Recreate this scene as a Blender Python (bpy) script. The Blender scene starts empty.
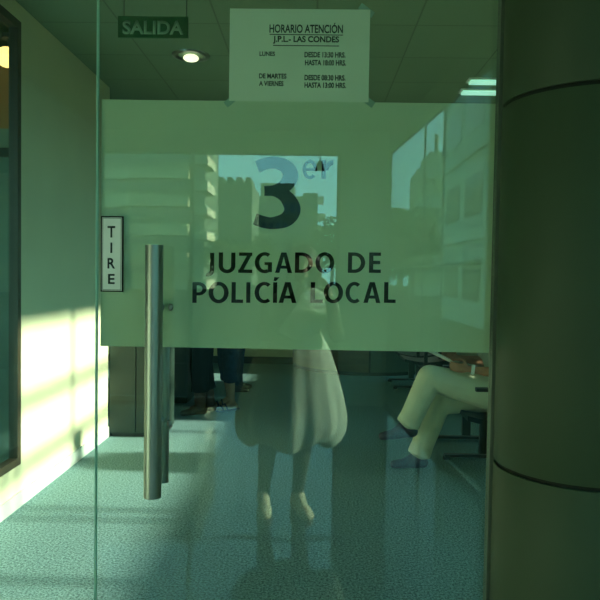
import bpy, bmesh, math, random
from mathutils import Vector, Matrix, noise
random.seed(7)
PI = math.pi
S = bpy.context.scene
COL = S.collection

# ------------------------------------------------------------------ camera
FPX = 675.0
CAM = Vector((0, -1.84, 1.4))
yc = Vector((13, 24, -FPX)).normalized()
r = math.radians(0.9)
k = -(yc.x * math.sin(r) + yc.y * math.cos(r)) / yc.z
zc = Vector((math.sin(r), math.cos(r), k)).normalized()
xc = yc.cross(zc)
W2C = Matrix((xc, yc, zc)).transposed()      # columns = world axes in camera space
C2W = W2C.transposed()
cd = bpy.data.cameras.new('camera')
cam = bpy.data.objects.new('camera', cd)
COL.objects.link(cam)
cd.sensor_width = 36; cd.lens = 36 * FPX / 600
cd.clip_start = 0.02; cd.clip_end = 500
cam.matrix_world = Matrix.Translation(CAM) @ C2W.to_4x4()
S.camera = cam

def at(px, py, Y):
    """photo pixel -> world point on the plane y = Y (used to measure real sizes)"""
    d = C2W @ Vector((px - 300, 300 - py, -FPX))
    t = (Y - CAM.y) / d.y
    return CAM + d * t

# ------------------------------------------------------------------ materials
def nt(name):
    m = bpy.data.materials.new(name); m.use_nodes = True
    return m, m.node_tree.nodes, m.node_tree.links, m.node_tree.nodes['Principled BSDF']

def mat(name, col, rough=0.6, metal=0.0, var=0.12, scale=6.0, bump=0.0, bscale=60, spec=0.5, emit=None, es=0, trans=0, stretch=None):
    m, N, L, P = nt(name)
    P.inputs['Roughness'].default_value = rough
    P.inputs['Metallic'].default_value = metal
    P.inputs['Specular IOR Level'].default_value = spec
    tc = N.new('ShaderNodeTexCoord'); mp = N.new('ShaderNodeMapping')
    L.new(tc.outputs['Object'], mp.inputs[0])
    if stretch: mp.inputs['Scale'].default_value = stretch
    nz = N.new('ShaderNodeTexNoise'); nz.inputs['Scale'].default_value = scale; nz.inputs['Detail'].default_value = 4
    L.new(mp.outputs[0], nz.inputs['Vector'])
    cr = N.new('ShaderNodeValToRGB')
    a = [max(0, c * (1 - var)) for c in col]; b = [min(1, c * (1 + var)) for c in col]
    cr.color_ramp.elements[0].color = (*a, 1); cr.color_ramp.elements[0].position = 0.3
    cr.color_ramp.elements[1].color = (*b, 1); cr.color_ramp.elements[1].position = 0.7
    L.new(nz.outputs['Fac'], cr.inputs[0]); L.new(cr.outputs[0], P.inputs['Base Color'])
    if bump:
        n2 = N.new('ShaderNodeTexNoise'); n2.inputs['Scale'].default_value = bscale; n2.inputs['Detail'].default_value = 3
        L.new(mp.outputs[0], n2.inputs['Vector'])
        bp = N.new('ShaderNodeBump'); bp.inputs['Strength'].default_value = bump; bp.inputs['Distance'].default_value = 0.01
        L.new(n2.outputs['Fac'], bp.inputs['Height']); L.new(bp.outputs[0], P.inputs['Normal'])
    if emit:
        P.inputs['Emission Color'].default_value = (*emit, 1); P.inputs['Emission Strength'].default_value = es
    return m

def glass_mat(name, tint, f0=0.05, refl=(0.85, 1, 0.95), rough=0.0):
    m, N, L, P = nt(name); N.remove(P)
    out = [n for n in N if n.type == 'OUTPUT_MATERIAL'][0]
    tr = N.new('ShaderNodeBsdfTransparent'); tr.inputs[0].default_value = (*tint, 1)
    gl = N.new('ShaderNodeBsdfGlossy'); gl.inputs['Roughness'].default_value = rough; gl.inputs['Color'].default_value = (*refl, 1)
    ge = N.new('ShaderNodeNewGeometry')
    dt = N.new('ShaderNodeVectorMath'); dt.operation = 'DOT_PRODUCT'
    L.new(ge.outputs['Incoming'], dt.inputs[0]); L.new(ge.outputs['Normal'], dt.inputs[1])
    ab = N.new('ShaderNodeMath'); ab.operation = 'ABSOLUTE'; L.new(dt.outputs['Value'], ab.inputs[0])
    sb = N.new('ShaderNodeMath'); sb.operation = 'SUBTRACT'; sb.inputs[0].default_value = 1; L.new(ab.outputs[0], sb.inputs[1])
    pw = N.new('ShaderNodeMath'); pw.operation = 'POWER'; pw.inputs[1].default_value = 5; L.new(sb.outputs[0], pw.inputs[0])
    mu = N.new('ShaderNodeMath'); mu.operation = 'MULTIPLY_ADD'; mu.use_clamp = True
    mu.inputs[1].default_value = 1 - f0; mu.inputs[2].default_value = f0; L.new(pw.outputs[0], mu.inputs[0])
    mx = N.new('ShaderNodeMixShader'); L.new(mu.outputs[0], mx.inputs[0]); L.new(tr.outputs[0], mx.inputs[1]); L.new(gl.outputs[0], mx.inputs[2])
    L.new(mx.outputs[0], out.inputs[0])
    return m

def carpet_mat():
    m, N, L, P = nt('carpet')
    P.inputs['Roughness'].default_value = 0.95; P.inputs['Specular IOR Level'].default_value = 0.1
    tc = N.new('ShaderNodeTexCoord')
    n1 = N.new('ShaderNodeTexNoise'); n1.inputs['Scale'].default_value = 85; n1.inputs['Detail'].default_value = 5; n1.inputs['Roughness'].default_value = 0.8
    L.new(tc.outputs['Object'], n1.inputs['Vector'])
    cr = N.new('ShaderNodeValToRGB')
    cr.color_ramp.elements[0].position = 0.41; cr.color_ramp.elements[0].color = (0.075, 0.145, 0.150, 1)
    cr.color_ramp.elements[1].position = 0.59; cr.color_ramp.elements[1].color = (0.31, 0.50, 0.51, 1)
    L.new(n1.outputs['Fac'], cr.inputs[0]); L.new(cr.outputs[0], P.inputs['Base Color'])
    bp = N.new('ShaderNodeBump'); bp.inputs['Strength'].default_value = 0.5; bp.inputs['Distance'].default_value = 0.004
    L.new(n1.outputs['Fac'], bp.inputs['Height']); L.new(bp.outputs[0], P.inputs['Normal'])
    return m

def tile_mat(name, col, line, size, lw, rough=0.8, bump=0.0, off=(0, 0), spec=0.5):
    m, N, L, P = nt(name); P.inputs['Roughness'].default_value = rough; P.inputs['Specular IOR Level'].default_value = spec
    tc = N.new('ShaderNodeTexCoord'); mp = N.new('ShaderNodeMapping'); L.new(tc.outputs['Object'], mp.inputs[0])
    mp.inputs['Location'].default_value = (off[0], off[1], 0)
    br = N.new('ShaderNodeTexBrick'); br.offset = 0; br.squash = 1
    br.inputs['Scale'].default_value = 1; br.inputs['Brick Width'].default_value = size; br.inputs['Row Height'].default_value = size
    br.inputs['Mortar Size'].default_value = lw; br.inputs['Mortar Smooth'].default_value = 0.1
    br.inputs['Color1'].default_value = (*col, 1); br.inputs['Color2'].default_value = (*[c * 0.94 for c in col], 1)
    br.inputs['Mortar'].default_value = (*line, 1)
    L.new(mp.outputs[0], br.inputs['Vector']); L.new(br.outputs['Color'], P.inputs['Base Color'])
    if bump:
        n2 = N.new('ShaderNodeTexNoise'); n2.inputs['Scale'].default_value = 2.2; n2.inputs['Detail'].default_value = 2
        L.new(mp.outputs[0], n2.inputs['Vector'])
        bp = N.new('ShaderNodeBump'); bp.inputs['Strength'].default_value = bump; bp.inputs['Distance'].default_value = 0.02
        L.new(n2.outputs['Fac'], bp.inputs['Height']); L.new(bp.outputs[0], P.inputs['Normal'])
    return m

def film_mat():
    m, N, L, P = nt('frosted_film'); N.remove(P)
    out = [n for n in N if n.type == 'OUTPUT_MATERIAL'][0]
    tc = N.new('ShaderNodeTexCoord')
    nz = N.new('ShaderNodeTexNoise'); nz.inputs['Scale'].default_value = 3; nz.inputs['Detail'].default_value = 5
    L.new(tc.outputs['Object'], nz.inputs['Vector'])
    cr = N.new('ShaderNodeValToRGB')
    cr.color_ramp.elements[0].color = (0.72, 0.82, 0.65, 1); cr.color_ramp.elements[1].color = (0.77, 0.87, 0.69, 1)
    L.new(nz.outputs['Fac'], cr.inputs[0])
    df = N.new('ShaderNodeBsdfDiffuse'); tl = N.new('ShaderNodeBsdfTranslucent'); tp = N.new('ShaderNodeBsdfTransparent')
    L.new(cr.outputs[0], df.inputs[0]); L.new(cr.outputs[0], tl.inputs[0])
    m1 = N.new('ShaderNodeMixShader'); m1.inputs[0].default_value = 0.42; L.new(df.outputs[0], m1.inputs[1]); L.new(tl.outputs[0], m1.inputs[2])
    m2 = N.new('ShaderNodeMixShader'); m2.inputs[0].default_value = 0.012; L.new(m1.outputs[0], m2.inputs[1]); L.new(tp.outputs[0], m2.inputs[2])
    L.new(m2.outputs[0], out.inputs[0])
    return m

M = {
 'wall': mat('painted_wall', (0.80, 0.79, 0.54), 0.85, var=0.03, scale=3),
 'lobby_wall': mat('lobby_wall', (0.42, 0.50, 0.35), 0.8, var=0.05, scale=2),
 'ceiling': tile_mat('ceiling_tiles', (0.20, 0.30, 0.20), (0.13, 0.19, 0.13), 0.61, 0.006, off=(0.0, 0.06)),
 'lobby_ceiling': mat('lobby_ceiling', (0.40, 0.45, 0.32), 0.85, var=0.04),
 'carpet': carpet_mat(),
 'stone': tile_mat('polished_stone', (0.030, 0.034, 0.028), (0.018, 0.02, 0.016), 0.6, 0.004, rough=0.04, bump=0.10),
 'glass': glass_mat('door_glass', (0.93, 0.975, 0.95), 0.048),
 'window_glass': glass_mat('window_glass', (0.92, 0.97, 0.94), 0.03),
 'tinted_glass': glass_mat('tinted_glass', (0.70, 0.74, 0.70), 0.03),
 'edge': mat('glass_edge', (0.45, 0.80, 0.68), 0.2, var=0.05),
 'film': film_mat(),
 'black': mat('black_vinyl', (0.005, 0.010, 0.007), 0.8, var=0.1, spec=0.1),
 'blue': mat('blue_vinyl', (0.006, 0.022, 0.030), 0.8, var=0.06, spec=0.1),
 'paper': mat('paper', (0.80, 0.86, 0.74), 0.8, var=0.03, scale=4),
 'ink': mat('ink', (0.012, 0.03, 0.03), 0.7),
 'tape': mat('tape', (0.32, 0.50, 0.42), 0.3, var=0.05),
 'plate': mat('white_plate', (0.86, 0.90, 0.86), 0.4, var=0.03),
 'steel': mat('brushed_steel', (0.30, 0.34, 0.32), 0.38, 1.0, var=0.10, scale=40, stretch=(1, 1, 0.05)),
 'column': mat('column_panel', (0.040, 0.069, 0.036), 0.58, 0.0, var=0.05, scale=2.5, spec=0.35),
 'joint': mat('dark_joint', (0.004, 0.008, 0.005), 0.8),
 'alu': mat('aluminium', (0.28, 0.33, 0.27), 0.35, 0.6, var=0.05),
 'bronze': mat('bronze_frame', (0.075, 0.060, 0.035), 0.45, 0.3, var=0.1),
 'mullion': mat('mullion', (0.10, 0.14, 0.11), 0.5, 0.2, var=0.06),
 'lamplit': mat('lamplit_amber_wall', (0.42, 0.22, 0.05), 0.7, var=0.2, scale=2),  # lamp glow of the side room put into the wall colour
 'lamp_w': mat('warm_lamp', (1, 0.8, 0.5), 0.5, emit=(1.0, 0.62, 0.20), es=3),
 'tube': mat('fluorescent_tube', (0.8, 1, 0.9), 0.5, emit=(0.45, 1.0, 0.75), es=0.7),
 'bulb': mat('downlight_bulb', (1, 1, 0.9), 0.4, emit=(1.0, 0.95, 0.62), es=1.6),
 'white': mat('white_enamel', (0.62, 0.70, 0.62), 0.3, 0.1, var=0.04),
 'sign': mat('sign_green', (0.02, 0.14, 0.045), 0.35, var=0.04),
 'sign_w': mat('sign_lettering', (0.34, 0.55, 0.38), 0.5),
 'cabinet': mat('dark_laminate', (0.012, 0.030, 0.021), 0.5, var=0.12, scale=5),
 'wood': mat('counter_wood', (0.15, 0.11, 0.06), 0.5, var=0.2, scale=2, stretch=(1, 1, 6)),
 'counter_grey': mat('counter_grey', (0.075, 0.115, 0.085), 0.5, var=0.1),
 'plastic': mat('black_plastic', (0.012, 0.016, 0.016), 0.4, var=0.1),
 'skin': mat('skin', (0.42, 0.21, 0.12), 0.55, var=0.06, scale=10),
 'skin2': mat('skin_light', (0.34, 0.23, 0.14), 0.55, var=0.06, scale=10),
 'hair': mat('dark_hair', (0.020, 0.013, 0.008), 0.6, var=0.3, scale=30, bump=0.5),
 'hair_grey': mat('grey_hair', (0.16, 0.15, 0.13), 0.6, var=0.3, scale=30, bump=0.5),
 'khaki': mat('khaki_cloth', (0.70, 0.76, 0.58), 0.9, var=0.06, scale=9, bump=0.35, bscale=14),
 'shirt': mat('pale_shirt', (0.50, 0.56, 0.48), 0.9, var=0.05, bump=0.3, bscale=12),
 'dark_cloth': mat('dark_cloth', (0.008, 0.010, 0.011), 0.95, spec=0.1, var=0.2, bump=0.3, bscale=14),
 'denim': mat('denim', (0.010, 0.035, 0.070), 0.95, spec=0.1, var=0.25, scale=18, bump=0.3, bscale=14),
 'brown': mat('brown_leather', (0.085, 0.040, 0.020), 0.5, var=0.2, scale=14),
 'shoe': mat('blue_grey_leather', (0.055, 0.060, 0.100), 0.5, var=0.15),
 'shoe_k': mat('black_leather', (0.010, 0.010, 0.012), 0.4),
 'skirt': mat('skirt_cloth', (0.48, 0.56, 0.42), 0.9, var=0.06, bump=0.2, bscale=20),
 'tights': mat('tights', (0.030, 0.036, 0.022), 0.8),
 'shawl': mat('shawl_cloth', (0.36, 0.42, 0.33), 0.9, var=0.05, bump=0.3, bscale=20),
 'pale_shoe': mat('pale_shoes', (0.50, 0.47, 0.30), 0.6),
 'teal_reflect': mat('teal_reflection_wall', (0.25, 0.42, 0.32), 0.7),  # teal reflection of the side window pane put into the wall colour
 'drab': mat('drab_jacket', (0.045, 0.06, 0.038), 0.95, var=0.06, bump=0.3, bscale=12),
 'eye': mat('eye_white', (0.6, 0.62, 0.58), 0.2),
 'concrete': mat('facade_concrete', (0.36, 0.40, 0.26), 0.85, var=0.08, scale=0.6),
 'cream': mat('sunlit_cream_render', (0.75, 0.68, 0.45), 0.85, var=0.05),  # sunlight on the building ends put into this lighter cream
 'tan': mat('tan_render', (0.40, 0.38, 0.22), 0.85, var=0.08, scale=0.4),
 'dark_glass': mat('facade_glass', (0.05, 0.11, 0.11), 0.15, var=0.2, scale=0.7),
 'green_facade': mat('pale_green_facade', (0.44, 0.54, 0.42), 0.8, var=0.06, scale=0.5),
 'slab': mat('far_facade', (0.15, 0.19, 0.12), 0.85, var=0.08, scale=0.3),
 'pavement': tile_mat('pavement', (0.030, 0.036, 0.028), (0.02, 0.022, 0.02), 1.2, 0.02, spec=0.0),
 'leaf': mat('leaves', (0.13, 0.17, 0.045), 0.8, var=0.4, scale=2),
 'bark': mat('bark', (0.08, 0.06, 0.04), 0.9, var=0.2),
}

# ------------------------------------------------------------------ mesh helpers (all authored in world coordinates)
WL = {}
def wloc(o): return WL.get(o.name, Vector((0, 0, 0)))

def mesh_obj(name, me, m, parent=None, base=None):
    o = bpy.data.objects.new(name, me); COL.objects.link(o)
    b = wloc(parent) if parent else (Vector(base) if base else Vector((0, 0, 0)))
    me.transform(Matrix.Translation(-b))
    if parent: o.parent = parent
    else: o.location = b
    WL[o.name] = Vector(b)
    if m is not None:
        me.materials.clear(); me.materials.append(M[m])
    return o

def obj(name, bm, m, parent=None, smooth=False, base=None, bevel=0.0):
    if bevel:
        bmesh.ops.bevel(bm, geom=bm.edges[:], offset=bevel, segments=2, profile=0.6, affect='EDGES')
    bmesh.ops.recalc_face_normals(bm, faces=bm.faces[:])
    me = bpy.data.meshes.new(name); bm.to_mesh(me); bm.free()
    if smooth:
        for p in me.polygons: p.use_smooth = True
        try: me.set_sharp_from_angle(angle=math.radians(40))
        except Exception: pass
    return mesh_obj(name, me, m, parent, base)

def B(): return bmesh.new()
def box(bm, x0, x1, y0, y1, z0, z1):
    v = [bm.verts.new(p) for p in ((x0,y0,z0),(x1,y0,z0),(x1,y1,z0),(x0,y1,z0),(x0,y0,z1),(x1,y0,z1),(x1,y1,z1),(x0,y1,z1))]
    for f in ((0,1,2,3),(4,5,6,7),(0,1,5,4),(1,2,6,5),(2,3,7,6),(3,0,4,7)): bm.faces.new([v[i] for i in f])
    return bm
def bx(*a): return box(B(), *a)
def prism(bm, pts, z0, z1):
    a = [bm.verts.new((p[0], p[1], z0)) for p in pts]; b = [bm.verts.new((p[0], p[1], z1)) for p in pts]
    n = len(pts); bm.faces.new(a); bm.faces.new(b)
    for i in range(n): bm.faces.new((a[i], a[(i+1)%n], b[(i+1)%n], b[i]))
    return bm
def cyl(bm, p0, p1, r0, r1=None, n=24, cap=True):
    r1 = r0 if r1 is None else r1
    p0, p1 = Vector(p0), Vector(p1); d = (p1 - p0).normalized()
    a = d.orthogonal().normalized(); b = d.cross(a)
    ra = [bm.verts.new(p0 + r0*(a*math.cos(t)+b*math.sin(t))) for t in [2*PI*i/n for i in range(n)]]
    rb = [bm.verts.new(p1 + r1*(a*math.cos(t)+b*math.sin(t))) for t in [2*PI*i/n for i in range(n)]]
    for i in range(n): bm.faces.new((ra[i], ra[(i+1)%n], rb[(i+1)%n], rb[i]))
    if cap: bm.faces.new(ra); bm.faces.new(rb)
    return bm
def lathe(bm, cx, cy, prof, n=48, a0=0, a1=2*PI, closed=True):
    rings = []
    m = n if closed else n+1
    for (rr, z) in prof:
        rings.append([bm.verts.new((cx+rr*math.cos(a0+(a1-a0)*i/n), cy+rr*math.sin(a0+(a1-a0)*i/n), z)) for i in range(m)])
    for j in range(len(rings)-1):
        for i in range(n): bm.faces.new((rings[j][i], rings[j][(i+1)%m], rings[j+1][(i+1)%m], rings[j+1][i]))
    return rings
def ell(bm, c, s, rot=None, u=16, v=12):
    c = Vector(c); rot = rot.to_3x3() if rot else Matrix.Identity(3)
    def q(a, b): return bm.verts.new(c + rot @ Vector((s[0]*math.sin(a)*math.cos(b), s[1]*math.sin(a)*math.sin(b), s[2]*math.cos(a))))
    top, bot = q(0, 0), q(PI, 0)
    rg = [[q(PI*j/v, 2*PI*i/u) for i in range(u)] for j in range(1, v)]
    for i in range(u):
        bm.faces.new((top, rg[0][i], rg[0][(i+1)%u])); bm.faces.new((bot, rg[-1][(i+1)%u], rg[-1][i]))
        for j in range(v-2): bm.faces.new((rg[j][i], rg[j+1][i], rg[j+1][(i+1)%u], rg[j][(i+1)%u]))
def cap(bm, p0, p1, r0, r1):
    p0, p1 = Vector(p0), Vector(p1)
    cyl(bm, p0, p1, r0, r1, 16)
    ell(bm, p0, (r0,)*3); ell(bm, p1, (r1,)*3)
def chain(bm, pts, rs):
    for i in range(len(pts)-1): cap(bm, pts[i], pts[i+1], rs[i], rs[i+1])

def bake(o_me, mods):
    o = bpy.data.objects.new('tmp', o_me); COL.objects.link(o)
    for t, kw in mods:
        md = o.modifiers.new(t, t)
        for a, b in kw.items(): setattr(md, a, b)
    dg = bpy.context.evaluated_depsgraph_get(); dg.update()
    me = bpy.data.meshes.new_from_object(o.evaluated_get(dg))
    bpy.data.objects.remove(o)
    return me

def blob(name, bm, m, parent=None, voxel=0.008, it=6, base=None, cutz=None):
    bmesh.ops.recalc_face_normals(bm, faces=bm.faces[:])
    me = bpy.data.meshes.new(name); bm.to_mesh(me); bm.free()
    me = bake(me, [('REMESH', dict(mode='VOXEL', voxel_size=voxel)), ('SMOOTH', dict(factor=0.5, iterations=it))])
    for p in me.polygons: p.use_smooth = True
    return mesh_obj(name, me, m, parent, base)

def tag(o, label=None, cat=None, group=None, kind=None):
    if label: o['label'] = label
    if cat: o['category'] = cat
    if group: o['group'] = group
    if kind: o['kind'] = kind
    return o
def thing(name, base, label=None, cat=None, group=None, kind=None):
    o = bpy.data.objects.new(name, None); COL.objects.link(o); o.location = base
    o.empty_display_size = 0.1
    WL[o.name] = Vector(base)
    return tag(o, label, cat, group, kind)
def struct(name, bm, m, parent=None, bevel=0):
    o = obj(name, bm, m, parent, bevel=bevel)
    if not parent: o['kind'] = 'structure'
    return o

def text(name, body, m, parent, px0, px1, ztop, zbot, Y, thick=0.0004, bold=0.0, space=1.0, fit=True):
    """lettering in the x-z plane facing -y, fitted between px0..px1 (world x) and z"""
    cu = bpy.data.curves.new(name, 'FONT'); cu.body = body; cu.size = 1; cu.offset = bold; cu.space_character = space
    cu.extrude = 0.0; cu.resolution_u = 6
    o = bpy.data.objects.new('tmp_text', cu); COL.objects.link(o)
    dg = bpy.context.evaluated_depsgraph_get(); dg.update()
    me = bpy.data.meshes.new_from_object(o.evaluated_get(dg)); bpy.data.objects.remove(o)
    xs = [v.co.x for v in me.vertices]; ys = [v.co.y for v in me.vertices]
    x0, x1, y0, y1 = min(xs), max(xs), min(ys), max(ys)
    sx = (px1 - px0) / (x1 - x0); sz = (ztop - zbot) / (y1 - y0) if fit else sx
    bm = bmesh.new(); bm.from_mesh(me)
    for v in bm.verts:
        v.co = Vector((px0 + (v.co.x - x0)*sx, Y, zbot + (v.co.y - y0)*sz))
    ret = bmesh.ops.extrude_face_region(bm, geom=bm.faces[:])
    for g in ret['geom']:
        if isinstance(g, bmesh.types.BMVert): g.co.y += thick
    return obj(name, bm, m, parent)

# ------------------------------------------------------------------ measures
CEIL = 2.95
XL = -1.73         # corridor left wall
XF = 2.20          # waiting-room facade (right)
YB = 8.8           # back wall of waiting room
LX = -2.34         # lobby left wall
LY = -5.46         # lobby glazed back wall
WEND = 3.85

# ------------------------------------------------------------------ the shell
struct('floor', bx(-4.2, XF+0.15, 0.0, YB+0.15, -0.12, 0), 'carpet')
struct('floor_lobby', prism(B(), [(LX-0.15, LY-0.15), (0.84, LY-0.15), (1.34, 0.0), (LX-0.15, 0.0)], -0.12, 0), 'stone')
struct('ceiling', bx(-4.2, XF+0.15, 0.02, YB+0.15, CEIL, CEIL+0.12), 'ceiling')
struct('ceiling_lobby', prism(B(), [(LX-0.15, LY-0.15), (0.80, LY-0.15), (1.31, 0.02), (LX-0.15, 0.02)], CEIL, CEIL+0.12), 'lobby_ceiling')
# left corridor wall with an opening for the internal window
WY0, WY1, WZ0, WZ1 = 0.45, 2.09, 0.26, 2.84
w = B()
box(w, XL-0.04, XL, 0.0, WY0, 0, CEIL); box(w, XL-0.04, XL, WY1, WEND, 0, CEIL)
box(w, XL-0.04, XL, WY0, WY1, 0, WZ0); box(w, XL-0.04, XL, WY0, WY1, WZ1, CEIL)
struct('wall_left', w, 'wall')
b_ = bx(XL, XL+0.012, 0.06, WEND, 0, 0.09); struct('baseboard_left', b_, 'white')
struct('wall_alcove', bx(-4.2, XL-0.04, WEND-0.12, WEND, 0, CEIL), 'wall')
struct('wall_far_left', bx(-4.2, -4.05, WEND, YB, 0, CEIL), 'wall')
struct('wall_back', bx(-4.05, XF, YB, YB+0.15, 0, CEIL), 'wall')
struct('baseboard_back', bx(-4.05, XF, YB-0.015, YB, 0, 0.11), 'cabinet')
# front wall pieces in the door plane
struct('wall_front_left', bx(LX, XL, 0.0, 0.12, 0, CEIL), 'lobby_wall')
struct('wall_lintel', bx(XL, 0.52, -0.02, 0.10, 2.42, CEIL), 'lobby_wall')
struct('wall_front_right', bx(0.93, XF+0.15, -0.06, 0.10, 0, CEIL), 'lobby_wall')
# right facade of the waiting room: parapet, head, mullions, panes
f = B()
box(f, XF, XF+0.15, 0.10, YB, 0, 1.08); box(f, XF, XF+0.15, 0.10, YB, 2.50, CEIL)
box(f, XF, XF+0.15, 4.55, 7.0, 1.08, 2.50)  # unseen solid bay added to keep the sun off the standing people
struct('wall_right', f, 'wall')
fy = [0.12, 1.15, 1.92, 2.08, 3.0, 4.1, 7.9, YB-0.02]
win = thing('window_1', (XF, 4, 1.08), kind='structure')
f = B()
for y in fy: box(f, XF+0.03, XF+0.11, y-0.022, y+0.022, 1.08, 2.50)
for z in (1.63, 2.02): box(f, XF+0.03, XF+0.11, 0.1, YB, z-0.03, z+0.03)
obj('window_frame', f, 'mullion', win)
obj('window_pane', bx(XF+0.065, XF+0.073, 0.1, YB, 1.08, 2.50), 'tinted_glass', win)

# lobby shell
struct('wall_lobby_left', bx(LX-0.15, LX, LY-0.15, 0.12, 0, CEIL), 'lobby_wall')
bw = B()
box(bw, LX, 0.83, LY-0.15, LY, 2.715, CEIL)       # head over the glazing
box(bw, 0.285, 0.83, LY-0.15, LY, 0, 2.715)        # pier
struct('wall_lobby_back', bw, 'lobby_wall')
win2 = thing('window_2', (-1.0, LY, 0), kind='structure')
f = B()
for x, hw in ((LX+0.02, 0.02), (-1.33, 0.018), (0.265, 0.02)): box(f, x-hw, x+hw, LY-0.09, LY-0.03, 0.0, 2.715)
box(f, LX, 0.285, LY-0.075, LY-0.045, 1.49, 1.512); box(f, LX, 0.285, LY-0.09, LY-0.03, 0, 0.05)
obj('window_frame', f, 'mullion', win2)
obj('window_pane', bx(LX+0.04, 0.245, LY-0.064, LY-0.056, 0.05, 2.715), 'window_glass', win2)
# oblique side glazing of the lobby
def sx(y): return 0.82 + 0.0914*(y + 5.2)
w = B()
def seg(bm, ya, yb, o0, o1, z0, z1):
    prism(bm, [(sx(ya)+o0, ya), (sx(yb)+o0, yb), (sx(yb)+o1, yb), (sx(ya)+o1, ya)], z0, z1)
seg(w, LY, -0.06, 0, 0.03, 2.715, CEIL)
seg(w, -0.9, -0.06, 0, 0.03, 0, 2.715)
struct('wall_lobby_right', w, 'lobby_wall')
win3 = thing('window_3', (1.0, -3, 0), kind='structure')
f = B()
for y in (-5.42, -4.0, -3.42, -2.3, -0.93): seg(f, y-0.008, y+0.008, 0.006, 0.022, 0.05, 2.715)
seg(f, LY, -0.9, 0.0, 0.03, 0, 0.05); seg(f, LY, -0.9, 0.006, 0.022, 1.49, 1.503)
obj('window_frame', f, 'mullion', win3)
f = B(); seg(f, LY, -0.9, 0.010, 0.018, 0.05, 2.715); obj('window_pane', f, 'window_glass', win3)

# internal window on the left wall, with a warm lit room behind it
win4 = thing('window_4', (XL, 1.3, WZ0), kind='structure')
f = B(); t = 0.045
box(f, XL-0.035, XL+0.018, WY0, WY0+t, WZ0, WZ1); box(f, XL-0.035, XL+0.018, WY1-t, WY1, WZ0, WZ1)
box(f, XL-0.035, XL+0.018, WY0+t, WY1-t, WZ0, WZ0+t); box(f, XL-0.035, XL+0.018, WY0+t, WY1-t, WZ1-t, WZ1)
obj('window_frame', f, 'bronze', win4)
obj('window_pane', bx(XL-0.012, XL-0.004, WY0+t, WY1-t, WZ0+t, WZ1-t), 'glass', win4)
rm = B()
box(rm, -3.6, -3.5, -0.4, WEND-0.12, 0, CEIL); box(rm, -3.5, XL-0.04, 2.9, 2.98, 2.40, CEIL)
struct('wall_side_room', rm, 'lamplit')
rm = B(); box(rm, -3.5, XL-0.04, 2.9, 2.98, 0, 2.40); struct('wall_side_room_low', rm, 'teal_reflect')
struct('trim_2', bx(-3.5, XL-0.04, 2.86, 2.9, 2.20, 2.26), 'cabinet')
struct('floor_side_room', bx(-3.6, XL-0.04, 0.12, WEND-0.12, -0.12, 0), 'carpet')
struct('ceiling_side_room', bx(-3.6, XL-0.04, 0.12, WEND-0.12, CEIL, CEIL+0.1), 'lamplit')
lampx = thing('pendant_lamp', (-2.02, 2.6, 2.7), 'round warm glowing lamp seen through the bronze-framed side window', 'lamp')
b_ = B(); ell(b_, (-2.02, 2.6, 2.80), (0.09, 0.09, 0.065)); obj('lamp_globe', b_, 'lamp_w', lampx, True)
b_ = B(); cyl(b_, (-2.02, 2.6, 2.86), (-2.02, 2.6, CEIL), 0.006); cyl(b_, (-2.02, 2.6, CEIL-0.03), (-2.02, 2.6, CEIL), 0.04); obj('lamp_cord', b_, 'plastic', lampx)

# ------------------------------------------------------------------ glass door
DX0, DX1 = at(96, 300, 0).x + 0.003, 0.488
door = thing('door_1', (DX0, 0, 0), kind='structure')
obj('glass_pane', bx(DX0, DX1, 0, 0.010, 0.01, 2.41), 'glass', door)
obj('glass_edge', bx(DX0-0.0018, DX0, -0.0005, 0.0105, 0.01, 2.41), 'edge', door)
FT = at(300, 101.5, 0.012).z; FB = at(300, 349.5, 0.012).z
obj('frosted_film', bx(DX0+0.006, DX1-0.002, 0.0125, 0.0129, FB, FT), 'film', door)
side = thing('window_5', (XL, 0, 0), kind='structure')
obj('glass_pane', bx(XL, DX0-0.0045, 0.0, 0.010, 0.01, 2.41), 'glass', side)
obj('glass_edge', bx(DX0-0.0045, DX0-0.0033, -0.0005, 0.0105, 0.01, 2.41), 'edge', side)

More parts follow.
